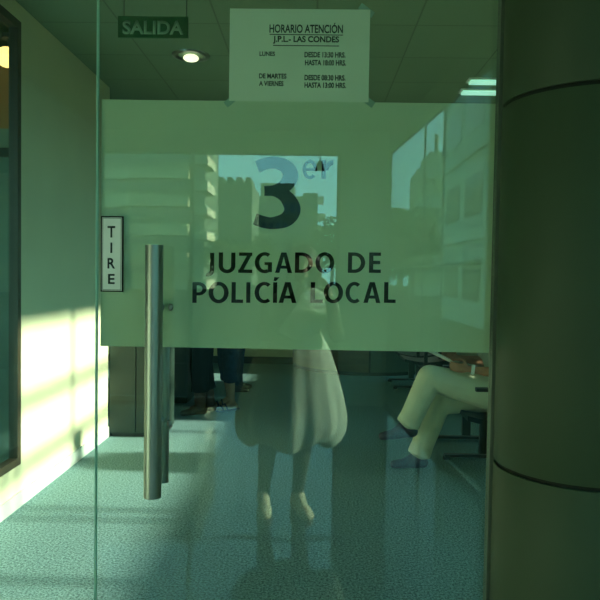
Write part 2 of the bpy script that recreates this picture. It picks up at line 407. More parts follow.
def T(name, body, m, parent, x0, x1, ytop, ybot, Y=0.0112, **kw):
    a = at(x0, (ytop+ybot)/2, Y); b = at(x1, (ytop+ybot)/2, Y)
    xm = (x0+x1)/2
    return text(name, body, m, parent, a.x, b.x, at(xm, ytop, Y).z, at(xm, ybot, Y).z, Y, **kw)
def glyph(ch):
    """outline bands of a bold humanist capital, height 1: list of (outer points, inner points), and its width"""
    s_, t_ = 0.215, 0.165
    def rc_(x0, z0, x1, z1): return ([(x0, z0), (x0, z1)], [(x1, z0), (x1, z1)])
    def arc_(cx, cz, rx, rz, ix, iz, a0, a1, n=36):
        an = [math.radians(a0 + (a1-a0)*i/n) for i in range(n+1)]
        return ([(cx+rx*math.cos(a), cz+rz*math.sin(a)) for a in an], [(cx+ix*math.cos(a), cz+iz*math.sin(a)) for a in an])
    if ch == 'I': return [rc_(0, 0, s_, 1)], s_
    if ch == 'L': return [rc_(0, 0, s_, 1), rc_(s_, 0, 0.60, t_)], 0.60
    if ch == 'E': return [rc_(0, 0, s_, 1), rc_(s_, 0, 0.61, t_), rc_(s_, 0.43, 0.57, 0.43+t_), rc_(s_, 1-t_, 0.60, 1)], 0.61
    if ch == 'U':
        w = 0.84; o, n_ = arc_(w/2, 0.36, w/2, 0.375, w/2-s_, 0.20, 180, 360)
        return [([(0, 1)]+o+[(w, 1)], [(s_, 1)]+n_+[(w-s_, 1)])], w
    if ch == 'J':
        w = 0.50; cx = w-s_-0.13; o, n_ = arc_(cx, 0.10, w-cx, 0.27, w-s_-cx, 0.11, 0, -105)
        return [([(w, 1)]+o, [(w-s_, 1)]+n_)], w
    if ch == 'Z':
        w = 0.72; return [rc_(0.03, 1-t_, w-0.01, 1), rc_(0, 0, w, t_), ([(0, 0.06), (w-0.29, 1-t_-0.0)], [(0.28, t_), (w-0.01, 0.93)])], w
    if ch == 'A':
        w = 0.86; return [([(0, 0), (w/2-0.13, 1)], [(0.22, 0), (w/2+0.02, 0.86)]), ([(w, 0), (w/2+0.13, 1)], [(w-0.22, 0), (w/2-0.02, 0.86)]),
                          ([(w/2-0.13, 1), (w/2+0.13, 1)], [(w/2-0.06, 0.80), (w/2+0.06, 0.80)]), rc_(0.20, 0.21, w-0.20, 0.21+0.145)], w
    if ch == 'D':
        w = 0.90; o, n_ = arc_(0.34, 0.5, w-0.34, 0.5, w-0.34-0.225, 0.5-t_, 90, -90)
        return [rc_(0, 0, s_, 1), ([(s_, 1)]+o+[(s_, 0)], [(s_, 1-t_)]+n_+[(s_, t_)])], w
    if ch == 'P':
        w = 0.71; o, n_ = arc_(0.30, 0.68, w-0.30, 0.32, w-0.30-0.21, 0.32-0.15, 90, -90)
        return [rc_(0, 0, s_, 1), ([(s_, 1)]+o+[(s_, 0.36)], [(s_, 0.85)]+n_+[(s_, 0.51)])], w
    if ch == 'O':
        w = 0.98; return [arc_(w/2, 0.5, w/2, 0.515, w/2-0.225, 0.345, 0, 360, 64)], w
    if ch == 'C':
        w = 0.82; c = 0.49; return [arc_(c, 0.5, c, 0.515, c-0.225, 0.35, 52, 308, 48)], w
    if ch == 'G':
        w = 0.87; c = 0.50; return [arc_(c, 0.5, c, 0.515, c-0.225, 0.35, 56, 296, 48), rc_(w-0.205, 0.045, w, 0.53), rc_(w-0.38, 0.39, w-0.2, 0.53)], w
    if ch == 'accent': return [([(0, 0), (0.10, 1)], [(0.42, 0), (1.0, 1)])], 1.0
    if ch == 'e':
        return [arc_(0.5, 0.5, 0.5, 0.5, 0.27, 0.34, -5, 315, 48), rc_(0.2, 0.43, 0.98, 0.57)], 1.0
    if ch == 'r':
        o, n_ = arc_(0.95, 0.45, 0.72, 0.55, 0.40, 0.28, 180, 92, 16)
        return [rc_(0, 0, 0.34, 0.98), (o, n_)], 1.0
    if ch == '3':
        def ribbon(P):
            pts = []
            for i in range(len(P)-1):
                a, b, c, d = P[max(i-1, 0)], P[i], P[i+1], P[min(i+2, len(P)-1)]
                for q in range(10):
                    u = q/10; pts.append([0.5*((2*b[k_]) + (-a[k_]+c[k_])*u + (2*a[k_]-5*b[k_]+4*c[k_]-d[k_])*u*u + (-a[k_]+3*b[k_]-3*c[k_]+d[k_])*u**3) for k_ in range(3)])
            pts.append(list(P[-1])); A, C_ = [], []
            for i, p in enumerate(pts):
                q0, q1 = pts[max(i-1, 0)], pts[min(i+1, len(pts)-1)]
                dx, dy = q1[0]-q0[0], q1[1]-q0[1]; l_ = math.hypot(dx, dy); nx, ny_ = -dy/l_*p[2]/2, dx/l_*p[2]/2
                for L_, sg_ in ((A, 1), (C_, -1)): L_.append(((p[0]+sg_*nx-78)/272, (478-(p[1]+sg_*ny_))/408))
            return (A, C_)
        return [ribbon([(97, 127, 68), (145, 109, 66), (200, 103, 66), (258, 122, 76), (289, 172, 88), (262, 228, 78), (205, 256, 60), (140, 263, 55)]),
                ribbon([(140, 263, 55), (205, 266, 58), (268, 298, 80), (303, 365, 94), (268, 422, 84), (190, 444, 68), (135, 438, 67), (87, 422, 66)])], 1.0
def big(name, ch, m, x0, x1, yt, yb, Y=0.0112, th=0.0004):
    bands, w = glyph(ch); bm = B()
    A_, C_ = at(x0, yb, Y), at(x1, yt, Y)
    def V_(p, dy): return bm.verts.new((A_.x + (C_.x-A_.x)*p[0]/w, Y+dy, A_.z + (C_.z-A_.z)*p[1]))
    for o, n_ in bands:
        fo = [V_(p, 0) for p in o]; fi = [V_(p, 0) for p in n_]; bo = [V_(p, th) for p in o]; bi = [V_(p, th) for p in n_]
        for i in range(len(o)-1):
            bm.faces.new((fo[i], fo[i+1], fi[i+1], fi[i])); bm.faces.new((bo[i], bo[i+1], bi[i+1], bi[i]))
            bm.faces.new((fo[i], fo[i+1], bo[i+1], bo[i])); bm.faces.new((fi[i], fi[i+1], bi[i+1], bi[i]))
        bm.faces.new((fo[0], fi[0], bi[0], bo[0])); bm.faces.new((fo[-1], fi[-1], bi[-1], bo[-1]))
    o_ = obj(name, bm, m, door); return o_
big('numeral', '3', 'black', 253.2, 301.4, 157.2, 228.8)
big('letter', 'e', 'blue', 302.5, 317.2, 160, 179); big('letter', 'r', 'blue', 321.5, 334, 160, 178.7)
for ch, a_, b_ in (('J', 204.3, 214.3), ('U', 218.6, 235.5), ('Z', 238.2, 252.5), ('G', 254.7, 272.2), ('A', 275, 292.4), ('D', 294.8, 313), ('O', 315.3, 334.4), ('D', 347.8, 365.4), ('E', 368.9, 381.2)):
    big('letter', ch, 'black', a_, b_, 252.6 if ch != 'J' else 252.8, 272.8)
for ch, a_, b_ in (('P', 192.3, 206.7), ('O', 208.5, 228.7), ('L', 231.4, 243.3), ('I', 246.1, 250.5), ('C', 254.4, 271.2), ('I', 272.9, 277.3), ('A', 278.6, 296.8), ('L', 310.5, 323), ('O', 323.6, 343.2), ('C', 345.4, 360.6), ('A', 363.4, 380.8), ('L', 383.9, 396)):
    big('letter', ch, 'black', a_, b_, 282.3, 302.8)
big('accent', 'accent', 'black', 273.6, 279.6, 277.3, 281.0)

# pull handles, one either side of the glass
def handle(name, px, Yc, z0, z1, xx, rad, label):
    h = B(); cyl(h, (xx, Yc, z0), (xx, Yc, z1), rad, n=40)
    o = obj(name, h, 'steel', door, True); o['label'] = label
    return o
hx = at(154, 300, -0.065).x
zt, zb = at(154, 245, -0.065).z, at(152, 497, -0.065).z
ho = handle('pull_handle', 154, -0.065, zb, zt, hx, 0.0235, 'long brushed steel tube handle on the near face')
hi = handle('pull_handle', 154, 0.068, zb, zt, hx-0.002, 0.0165, 'rear tube handle behind the glass')
for zz in (at(163, 307, 0).z, at(162, 423, 0).z):
    b_ = B(); cyl(b_, (hx, -0.065, zz), (hx, -0.0005, zz), 0.009); cyl(b_, (hx, -0.006, zz), (hx, -0.0005, zz), 0.014)
    obj('standoff', b_, 'steel', ho, True)
    b_ = B(); cyl(b_, (hx, 0.0135, zz), (hx, 0.068, zz), 0.007); obj('standoff', b_, 'steel', hi, True)
    b_ = B(); ell(b_, (hx+0.031, -0.0015, zz), (0.007, 0.006, 0.010)); obj('bolt', b_, 'steel', ho, True)

# jamb channel beside the column
struct('trim_1', bx(0.4885, 0.502, -0.012, 0.022, 0, 2.41), 'mullion')

# TIRE plate
a = at(101, 216, -0.003); c = at(123, 292, -0.003)
pl = thing('pull_sign', (a.x, -0.003, c.z), 'narrow white plate with vertical letters TIRE on the glass door edge', 'sign')
obj('plate', bx(a.x, c.x, -0.0035, -0.0003, c.z, a.z), 'black', pl)
obj('plate_face', bx(a.x+0.0035, c.x-0.0035, -0.0042, -0.0036, c.z+0.0035, a.z-0.0035), 'plate', pl)
f = B(); i0, i1, j0, j1 = a.x+0.005, c.x-0.005, c.z+0.005, a.z-0.005; q = 0.0012
box(f, i0, i1, -0.0046, -0.0043, j0, j0+q); box(f, i0, i1, -0.0046, -0.0043, j1-q, j1)
box(f, i0, i0+q, -0.0046, -0.0043, j0, j1); box(f, i1-q, i1, -0.0046, -0.0043, j0, j1)
obj('border_line', f, 'ink', pl)
for ch, y0, y1, w_ in (('T', 226, 237.5, 3.8), ('I', 242.5, 253, 0.9), ('R', 258, 268.5, 3.8), ('E', 274, 284, 3.3)):
    T('letter', ch, 'ink', pl, 111.3-w_, 111.3+w_, y0, y1, Y=-0.0047, bold=0.02)

# opening-hours notice
pa = at(230, 7, 0.0105); pc = at(368.5, 102, 0.0105)
zt_, zb_ = at(300, 9, 0.0105).z, at(300, 101.5, 0.0105).z
nt_ = thing('opening_hours_notice', (pa.x, 0.0105, zb_), 'white paper notice of opening hours taped at the top of the glass door', 'notice')
obj('sheet', bx(pa.x, pc.x, 0.0108, 0.0111, zb_, zt_), 'paper', nt_)
def TN(body, x0, x1, y0, y1, bold=0.03): T('printed_text', body, 'ink', nt_, x0, x1, y0, y1, Y=0.0105, thick=0.0002, bold=bold)
TN('HORARIO ATENCIÓN', 269.5, 343, 22.5, 33, 0.02)
TN('J.P.L.- LAS CONDES', 273, 339, 36, 44, 0.03)
TN('LUNES', 259.5, 275, 51.5, 56); TN('DESDE 13:30 HRS.', 304.5, 345.5, 52, 57.5); TN('HASTA 18:00 HRS.', 305, 346, 60, 65.5)
TN('DE MARTES', 259, 286.5, 73.5, 78.5); TN('A VIERNES', 259, 283.5, 81, 86); TN('DESDE 08:30 HRS.', 304.5, 345.5, 75, 80.5); TN('HASTA 13:00 HRS.', 304.5, 346, 82.5, 88)
f = B()
for (xa, xb, yy) in ((269.5, 343, 34), (273, 339, 45)):
    p, q2 = at(xa, yy, 0.0105), at(xb, yy, 0.0105); obj('underline', bx(p.x, q2.x, 0.0105, 0.0107, p.z-0.0022, p.z), 'ink', nt_)
for cx_, cz_ in ((pa.x+0.008, zb_+0.003), (pc.x-0.004, zb_+0.005), (pc.x-0.01, zt_-0.002)):
    f = B(); prism(f, [(-0.022, -0.009), (0.022, -0.009), (0.022, 0.009), (-0.022, 0.009)], 0, 0.0002)
    bmesh.ops.transform(f, matrix=Matrix.Translation((cx_, 0.0120, cz_)) @ Matrix.Rotation(math.radians(90), 4, 'X') @ Matrix.Rotation(math.radians(40 if cx_ < 0 else -35), 4, 'Z'), verts=f.verts)
    obj('tape', f, 'tape', nt_)

# ------------------------------------------------------------------ column
CX, CY, CR = 0.714, -0.06, 0.222
colm = thing('column', (CX, CY, 0), 'round grey-green clad column with dark horizontal joints right of the glass door', 'column')
js = [at(500, 108, -0.02).z, at(491, 459, -0.02).z]
hh = js[0] - js[1]
zs = [0.0, js[1]-hh if js[1]-hh > 0.02 else 0.0, js[1], js[0], js[0]+hh, CEIL]
zs = sorted(set(z for z in zs if z <= CEIL))
core = B(); cyl(core, (CX, CY, 0), (CX, CY, CEIL), CR-0.009, n=72); obj('joint_core', core, 'joint', colm, True)
for i in range(len(zs)-1):
    z0, z1 = zs[i]+0.0055, zs[i+1]-0.0055
    if z1 - z0 < 0.03: continue
    p = B(); lathe(p, CX, CY, [(CR-0.012, z0), (CR-0.001, z0), (CR, z0+0.002), (CR, z1-0.002), (CR-0.001, z1), (CR-0.012, z1)], n=96)
    obj('cladding_panel', p, 'column', colm, True)

# ------------------------------------------------------------------ ceiling fittings
sg = at(153, 27, 1.7)
sgn = thing('exit_sign', (sg.x, 1.7, sg.z), 'green exit sign reading SALIDA hung from the ceiling', 'sign')
a = at(118, 16, 1.7); c = at(188, 38, 1.7)
obj('panel', bx(a.x, c.x, 1.7, 1.712, c.z, a.z), 'sign', sgn)
T('lettering', 'SALIDA', 'sign_w', sgn, 122.5, 183.5, 20.5, 34.5, Y=1.6985, thick=0.0012, bold=0.03)
for xx in (a.x+0.03, c.x-0.01):
    f = B(); cyl(f, (xx, 1.706, a.z), (xx, 1.706, CEIL), 0.0025, n=8); obj('hanger', f, 'mullion', sgn)
dl = at(191, 55, 1.0); t_ = (CEIL - 1.4)/(at(191, 55, 1.0).z - 1.4)
dp = CAM + (at(191, 55, 1.0) - CAM)*((CEIL-1.4)/(dl.z-1.4))
dn = thing('downlight', (dp.x, dp.y, CEIL), 'small round recessed downlight in the ceiling beyond the exit sign', 'ceiling light')
p = B(); lathe(p, dp.x, dp.y, [(0.135, CEIL-0.001), (0.13, CEIL-0.012), (0.105, CEIL-0.014), (0.09, CEIL-0.004)], n=40); obj('trim_ring', p, 'steel', dn, True)
p = B(); ell(p, (dp.x, dp.y, CEIL-0.022), (0.055, 0.055, 0.024)); obj('bulb', p, 'bulb', dn, True)
for i, (px, py) in enumerate(((470, 82), (462, 92.5))):
    q1 = at(px, py, 1.0); q1 = CAM + (q1-CAM)*((CEIL-0.02-1.4)/(q1.z-1.4))
    tf = thing('fluorescent_fitting', (q1.x+0.3, q1.y, CEIL), ('nearer' if i == 0 else 'farther') + ' of the two glowing strip lights beside the column top', 'ceiling light', 'strip lights on the ceiling')
    obj('housing', bx(q1.x-0.02, q1.x+0.72, q1.y-0.06, q1.y+0.06, CEIL-0.015, CEIL), 'white', tf, bevel=0.002)
    p = B(); box(p, q1.x, q1.x+0.7, q1.y-0.045, q1.y+0.045, CEIL-0.03, CEIL-0.016); obj('tube', p, 'tube', tf)

# spot hanging in the lobby, mirrored in the glass
sp = thing('hanging_spotlight', (0.045, -4.2, 2.3), 'small dark cone spotlight mirrored in the glass beside the er', 'spotlight')
zq = 1.4 + (276-171)/FPX*6.04
p = B(); lathe(p, 0.045, -4.2, [(0.012, zq+0.085), (0.02, zq+0.08), (0.044, zq), (0.040, zq), (0.016, zq+0.07)], n=24); obj('shade', p, 'plastic', sp, True)
p = B(); cyl(p, (0.045, -4.2, zq+0.08), (0.045, -4.2, CEIL), 0.004, n=8); obj('rod', p, 'plastic', sp)

# ------------------------------------------------------------------ furniture
cb = thing('cabinet', (-1.4, 4.0, 0), 'tall dark cabinet standing against the end of the sunlit wall', 'cabinet')
x0, x1 = at(107, 443, 3.81).x, at(107, 443, 3.81).x + 0.47
obj('body', bx(x0, x1, 3.86, 4.3, 0.03, 1.15), 'cabinet', cb, bevel=0.004)
obj('plinth', bx(x0+0.01, x1-0.01, 3.88, 4.28, 0, 0.03), 'plastic', cb)
obj('worktop', bx(x0-0.01, x1+0.01, 3.845, 4.31, 1.15, 1.18), 'wood', cb, bevel=0.003)
obj('door', bx(x0+0.01, x0+0.23, 3.845, 3.858, 0.04, 1.14), 'cabinet', cb, bevel=0.002)
obj('door', bx(x0+0.24, x1-0.01, 3.845, 3.858, 0.04, 1.14), 'cabinet', cb, bevel=0.002)
lb = thing('storage_unit', (-1.5, 5.6, 0), 'low dark storage unit behind the door handle next to the standing people', 'cabinet')
xa, xb = at(150, 405, 5.3).x, at(187, 405, 5.3).x
obj('body', bx(xa, xb, 5.3, 5.75, 0.02, 0.9), 'cabinet', lb, bevel=0.004)
obj('top', bx(xa-0.01, xb+0.01, 5.29, 5.76, 0.9, 0.93), 'counter_grey', lb)
obj('drawer', bx(xa+0.01, xb-0.01, 5.287, 5.299, 0.05, 0.45), 'cabinet', lb); obj('drawer', bx(xa+0.01, xb-0.01, 5.287, 5.299, 0.46, 0.88), 'cabinet', lb)

rc = thing('reception_counter', (0.8, 8.7, 0), 'curved wood-fronted reception counter with dark base at the far wall', 'counter')
RX, RY, RR = 0.82, 8.78, 1.12
def arc(a0, a1, r0, r1, z0, z1, n=24):
    bm = B(); pts = []
    for i in range(n+1): t = math.radians(a0+(a1-a0)*i/n); pts.append((RX+r1*math.cos(t), RY+r1*math.sin(t)))
    for i in range(n, -1, -1): t = math.radians(a0+(a1-a0)*i/n); pts.append((RX+r0*math.cos(t), RY+r0*math.sin(t)))
    return prism(bm, pts, z0, z1)
obj('base', arc(180, 360, RR-0.10, RR-0.01, 0, 0.05), 'plastic', rc)
obj('front_panel', arc(180, 269.3, RR-0.04, RR, 0.05, 1.05), 'wood', rc)['label'] = 'brown wood panel'
obj('front_panel', arc(270.7, 360, RR-0.04, RR, 0.05, 1.05), 'counter_grey', rc)['label'] = 'grey-green panel'
obj('joint', arc(269.3, 270.7, RR-0.04, RR-0.008, 0.05, 1.05, 2), 'joint', rc)
obj('worktop', arc(180, 360, RR-0.35, RR+0.03, 1.05, 1.09), 'counter_grey', rc)

def beam_seat(y0, n, label):
    """tandem seating: beam along y, seats face -x"""
    X = 1.34
    t = thing('beam_seat', (X, y0, 0), label, 'bench', 'rows of beam seating')
    L_ = 0.62*n
    obj('beam', bx(X-0.03, X+0.03, y0, y0+L_, 0.31, 0.36), 'plastic', t, bevel=0.004)
    for yy in (y0+0.56, y0+L_-0.08):
        b1 = B()
        box(b1, X-0.035, X+0.035, yy-0.02, yy+0.02, 0.05, 0.32)
        obj('leg', b1, 'plastic', t, bevel=0.003)
        b1 = B(); prism(b1, [(X-0.30, yy-0.022), (X+0.28, yy-0.022), (X+0.28, yy+0.022), (X-0.30, yy+0.022)], 0.02, 0.05)
        for v in b1.verts:
            if v.co.z > 0.04: v.co.z = 0.075 - abs(v.co.x-X)*0.11
        box(b1, X-0.31, X-0.26, yy-0.024, yy+0.024, 0.0, 0.03); box(b1, X+0.24, X+0.29, yy-0.024, yy+0.024, 0.0, 0.03)
        obj('foot', b1, 'plastic', t)
    for i in range(n):
        yc_ = y0 + 0.31 + 0.62*i
        b1 = B(); prof = []
        nn = 10
        for a_ in range(nn+1):
            u = a_/nn; prof.append((X-0.24+0.46*u, 0.425-0.03*math.sin(u*PI)+0.012*(1-u)))
        v0 = [[b1.verts.new((px_, yc_+sy*0.235, pz+dz)) for (px_, pz) in prof] for sy in (-1, 1) for dz in (0, -0.035)]
        for a_ in range(nn):
            for (p_, q_) in ((0, 2), (1, 3), (0, 1), (2, 3)):
                b1.faces.new((v0[p_][a_], v0[p_][a_+1], v0[q_][a_+1], v0[q_][a_]))
        b1.faces.new((v0[0][0], v0[1][0], v0[3][0], v0[2][0])); b1.faces.new((v0[0][-1], v0[1][-1], v0[3][-1], v0[2][-1]))
        obj('seat', b1, 'plastic', t, True)
        b1 = B(); box(b1, X+0.22, X+0.25, yc_-0.22, yc_+0.22, 0.50, 0.86)
        for v in b1.verts: v.co.x += (v.co.z-0.5)*0.22
        obj('backrest', b1, 'plastic', t, bevel=0.008)
        b1 = B(); box(b1, X+0.20, X+0.24, yc_-0.03, yc_+0.03, 0.36, 0.56); obj('back_bracket', b1, 'plastic', t)
        b1 = B(); box(b1, X-0.03, X+0.03, yc_-0.12, yc_+0.12, 0.355, 0.375); obj('seat_bracket', b1, 'plastic', t)
    for i in range(n+1):
        ya = y0 + 0.62*i
        if i in (0, n):
            ya += 0.03 if i == 0 else -0.03
        b1 = B(); box(b1, X-0.02, X+0.02, ya-0.012, ya+0.012, 0.34, 0.62); box(b1, X-0.20, X+0.16, ya-0.025, ya+0.025, 0.62, 0.645)
        obj('armrest', b1, 'plastic', t)
    return t
beam_seat(2.80, 2, 'black beam seat carrying the seated person in pale trousers')
beam_seat(6.05, 2, 'farther empty black beam seat in front of the curved counter')

# ------------------------------------------------------------------ people
UP = Vector((0, 0, 1))
def hand(bm, wr, d, n, side, curl=0.5, sc=1.0):
    """five fingers: wrist wr, direction d, palm normal n, side = thumb direction"""
    wr = Vector(wr); d = Vector(d).normalized(); n = Vector(n); n = (n - d*n.dot(d)).normalized(); s = Vector(side); s = (s - d*s.dot(d) - n*s.dot(n)).normalized()
    pc = wr + d*0.048*sc
    rot = Matrix((d, s, n)).transposed()
    ell(bm, pc, (0.05*sc, 0.038*sc, 0.015*sc), rot)
    cap(bm, wr, pc, 0.024*sc, 0.018*sc)
    for i, (off, ln) in enumerate(((0.028, 0.068), (0.010, 0.076), (-0.009, 0.071), (-0.027, 0.056))):
        p = wr + d*0.082*sc + s*off*sc; dirn = (d + s*off*1.6).normalized(); pts = [p - d*0.02]; rs = [0.0092]
        ang = 0
        pts.append(p); rs.append(0.0088)
        for kx, fr in enumerate((0.45, 0.32, 0.23)):
            ang += curl*(0.6 if kx == 0 else 0.8)
            p = p + (dirn*math.cos(ang) + n*math.sin(ang))*ln*fr*sc
            pts.append(p); rs.append(0.0085 - 0.0009*(kx+1))
        chain(bm, pts, [q*sc for q in rs])
    p = wr + d*0.02*sc + s*0.022*sc
    p1 = p + (d*0.5 + s*0.75 + n*0.25).normalized()*0.038*sc; p2 = p1 + (d*0.85 + s*0.25 + n*0.4).normalized()*0.028*sc; p3 = p2 + (d*0.9 + n*0.5).normalized()*0.022*sc
    chain(bm, [p, p1, p2, p3], [0.014*sc, 0.0115*sc, 0.0098*sc, 0.0085*sc])

def head(bm, c, f, tilt=0.0, sc=1.0):
    """c = head centre, f = facing"""
    f = Vector(f).normalized(); l = UP.cross(f).normalized()
    f2 = (f*math.cos(tilt) - UP*math.sin(tilt)).normalized(); u = f2.cross(l).normalized()
    if u.z < 0: u = -u
    R_ = Matrix((f2, l, u)).transposed()
    def P(a, b, c_): return Vector(c) + (f2*a + l*b + u*c_)*sc
    ell(bm, P(-0.008, 0, 0.02), (0.098*sc, 0.077*sc, 0.098*sc), R_)
    ell(bm, P(0.028, 0, -0.035), (0.062*sc, 0.058*sc, 0.078*sc), R_)
    ell(bm, P(0.060, 0, -0.092), (0.026*sc, 0.030*sc, 0.022*sc), R_)           # chin
    chain(bm, [P(0.085, 0, 0.015), P(0.104, 0, -0.022)], [0.010*sc, 0.014*sc])   # nose
    for sgn in (-1, 1):
        ell(bm, P(0.098, 0.012*sgn, -0.030), (0.010*sc, 0.009*sc, 0.008*sc), R_)
        ell(bm, P(-0.005, 0.079*sgn, -0.008), (0.020*sc, 0.009*sc, 0.032*sc), R_)  # ears
        chain(bm, [P(0.078, 0.014*sgn, 0.026), P(0.070, 0.048*sgn, 0.026)], [0.010*sc, 0.009*sc])  # brow
        ell(bm, P(0.062, 0.042*sgn, -0.025), (0.022*sc, 0.020*sc, 0.018*sc), R_)
    chain(bm, [P(0.082, -0.020, -0.060), P(0.090, 0, -0.058), P(0.082, 0.020, -0.060)], [0.006*sc, 0.008*sc, 0.006*sc])
    chain(bm, [P(0.080, -0.016, -0.072), P(0.087, 0, -0.073), P(0.080, 0.016, -0.072)], [0.006*sc, 0.008*sc, 0.006*sc])
    return P, R_

def face_parts(root, P, R_, hairm, longhair, sc=1.0):
    for sgn in (-1, 1):
        e = B(); ell(e, P(0.074, 0.031*sgn, 0.004), (0.012*sc, 0.013*sc, 0.009*sc), R_)
        ey = obj('eye', e, 'eye', root, True)
        e = B(); ell(e, P(0.083, 0.031*sgn, 0.004), (0.005*sc, 0.006*sc, 0.006*sc), R_)
        obj('pupil', e, 'hair', ey, True)
    h = B()
    ell(h, P(-0.020, 0, 0.040), (0.102*sc, 0.086*sc, 0.094*sc), R_)
    ell(h, P(-0.035, 0, 0.0), (0.080*sc, 0.084*sc, 0.090*sc), R_)
    if longhair:
        for sgn in (-1, 1): chain(h, [P(-0.01, 0.075*sgn, 0.04), P(-0.025, 0.085*sgn, -0.05), P(-0.045, 0.08*sgn, -0.15)], [0.03*sc, 0.032*sc, 0.022*sc])
        chain(h, [P(-0.08, 0, 0.02), P(-0.09, 0, -0.08), P(-0.085, 0, -0.17)], [0.055*sc, 0.06*sc, 0.045*sc])
    blob('hair', h, hairm, root, 0.008, 4)

def foot_pts(an, f, ln=0.24):
    an = Vector(an); f = Vector(f).normalized()
    return an, f, ln
def foot(bm, an, f, r=1.0, down=0.0, ln=1.0):
    """an = ankle; sole below it by 0.075"""
    an = Vector(an); f = Vector(f).normalized()
    hp = an + Vector((0, 0, -0.045)) - f*0.035
    tp = an + Vector((0, 0, -0.052 - down)) + f*0.105*ln
    te = an + Vector((0, 0, -0.058 - down*1.4)) + f*0.165*ln
    chain(bm, [an, hp], [0.036*r, 0.034*r]); chain(bm, [hp, tp, te], [0.034*r, 0.030*r, 0.024*r])
    cap(bm, an + f*0.01, tp, 0.034*r, 0.026*r)
    sd = UP.cross(f)*0.016
    cap(bm, tp-sd, te-sd, 0.026*r, 0.020*r); cap(bm, tp+sd, te+sd, 0.026*r, 0.020*r)

def build_person(root, J, f, skin, hairm, longhair, female, top, top_short, legsm, cuff, shoe, sc=1.0, hands=None, legw=1.0, bare_low=False, collar=True):
    """J joints: pelvis, chest, neck, headc, shL/elL/wrL.., hipL/knL/anL..."""
    V = {k_: Vector(v_) for k_, v_ in J.items()}
    f = Vector(f).normalized(); l = UP.cross(f).normalized()
    g = 0.9 if female else 1.0
    body = B()
    spine = (V['neck'] - V['pelvis']).normalized()
    # torso as flattened sections
    fr = (f - spine*f.dot(spine)).normalized(); lt = spine.cross(fr)
    RT = Matrix((fr, lt, spine)).transposed()
    mid = V['pelvis'].lerp(V['chest'], 0.5)
    ell(body, V['pelvis'], (0.105*g, 0.160*g, 0.12), RT); ell(body, mid, (0.092*g, 0.130*g, 0.15), RT)
    ell(body, V['chest'], (0.110*g, 0.158*g, 0.17), RT)
    cap(body, V['chest'] + spine*0.1, V['neck'], 0.09*g, 0.055); cap(body, V['neck'], V['headc'] - Vector((0, 0, 0.05)), 0.052*g, 0.050*g)
    if V.get('shL') is not None: cap(body, V['shL'], V['shR'], 0.05*g, 0.05*g)
    for s in 'LR':
        cap(body, V['sh'+s], V['chest'] + spine*0.02, 0.056*g, 0.07*g)
        chain(body, [V['sh'+s], V['el'+s], V['wr'+s]], [0.050*g, 0.038*g, 0.024*g])
        cap(body, V['el'+s].lerp(V['wr'+s], 0.2), V['el'+s].lerp(V['wr'+s], 0.6), 0.040*g, 0.031*g)
        chain(body, [V['hip'+s], V['kn'+s], V['an'+s]], [0.080*g, 0.053*g, 0.036*g])
        cap(body, V['kn'+s].lerp(V['an'+s], 0.15), V['kn'+s].lerp(V['an'+s], 0.55), 0.053*g, 0.045*g)
        hd = (hands or {}).get(s)
        if hd: hand(body, V['wr'+s], hd[0], hd[1], hd[2], hd[3], 0.96*g)
        else: hand(body, V['wr'+s], (V['wr'+s]-V['el'+s]), f*0.3 - l*(1 if s == 'L' else -1), f, 0.35, 0.96*g)
        foot(body, V['an'+s], V.get('ft'+s, f), 1.0, V.get('dn'+s, Vector((0, 0, 0))).x)
    P, R_ = head(body, V['headc'], V.get('look', f), J.get('tilt', (0, 0, 0))[0], sc)
    blob('body', body, skin, root, 0.0065, 4)
    face_parts(root, P, R_, hairm, longhair, sc)
    # garments
    tp = B()
    e = 0.014
    ell(tp, V['pelvis'] + spine*0.03, (0.122*g, 0.172*g, 0.12), RT); ell(tp, mid, (0.115*g, 0.150*g, 0.15), RT); ell(tp, V['chest'], (0.124*g, 0.172*g, 0.168), RT)
    cap(tp, V['shL'], V['shR'], 0.062*g, 0.062*g); cap(tp, V['chest'] + spine*0.1, V['neck'] - spine*0.02, 0.10*g, 0.066)
    for s in 'LR':
        cap(tp, V['sh'+s], V['chest'] + spine*0.02, 0.068*g, 0.08*g)
        if top_short: cap(tp, V['sh'+s], V['sh'+s].lerp(V['el'+s], 0.75), 0.064*g, 0.056*g)
        else: chain(tp, [V['sh'+s], V['el'+s], V['el'+s].lerp(V['wr'+s], 0.9)], [0.063*g, 0.052*g, 0.037*g])
    blob('shirt', tp, top, root, 0.009, 4)
    if legsm:
        tr = B()
        ell(tr, V['pelvis'] - spine*0.02, (0.128*g, 0.178*g, 0.115), RT)
        for s in 'LR':
            hp, kn, an = V['hip'+s], V['kn'+s], V['an'+s]
            en = kn.lerp(an, cuff)
            cap(tr, V['pelvis'], hp, 0.11*g, 0.098*g)
            chain(tr, [hp, kn, en], [0.100*g*legw, 0.074*g*legw, 0.064*g*legw])
            dd = (en - kn).normalized(); cyl(tr, en - dd*0.01, en + dd*0.05, 0.066*g*legw, 0.068*g*legw)
            for q in range(4):   # cloth folds
                t_ = 0.1 + 0.8*random.random(); a_ = random.random()*2*PI
                c0 = hp.lerp(kn, t_) if q < 2 else kn.lerp(en, t_)
                o1 = Vector((math.cos(a_), math.sin(a_), 0))*0.058*legw
                cap(tr, c0 + o1, c0 + o1*0.9 + dd*0.11, 0.013, 0.010)
        blob('trousers', tr, legsm, root, 0.009, 3)
    for s in 'LR':
        if shoe:
            sh = B(); foot(sh, V['an'+s], V.get('ft'+s, f), 1.22, V.get('dn'+s, Vector((0, 0, 0))).x, 1.08)
            blob('shoe', sh, shoe, root, 0.008, 3)
    return V

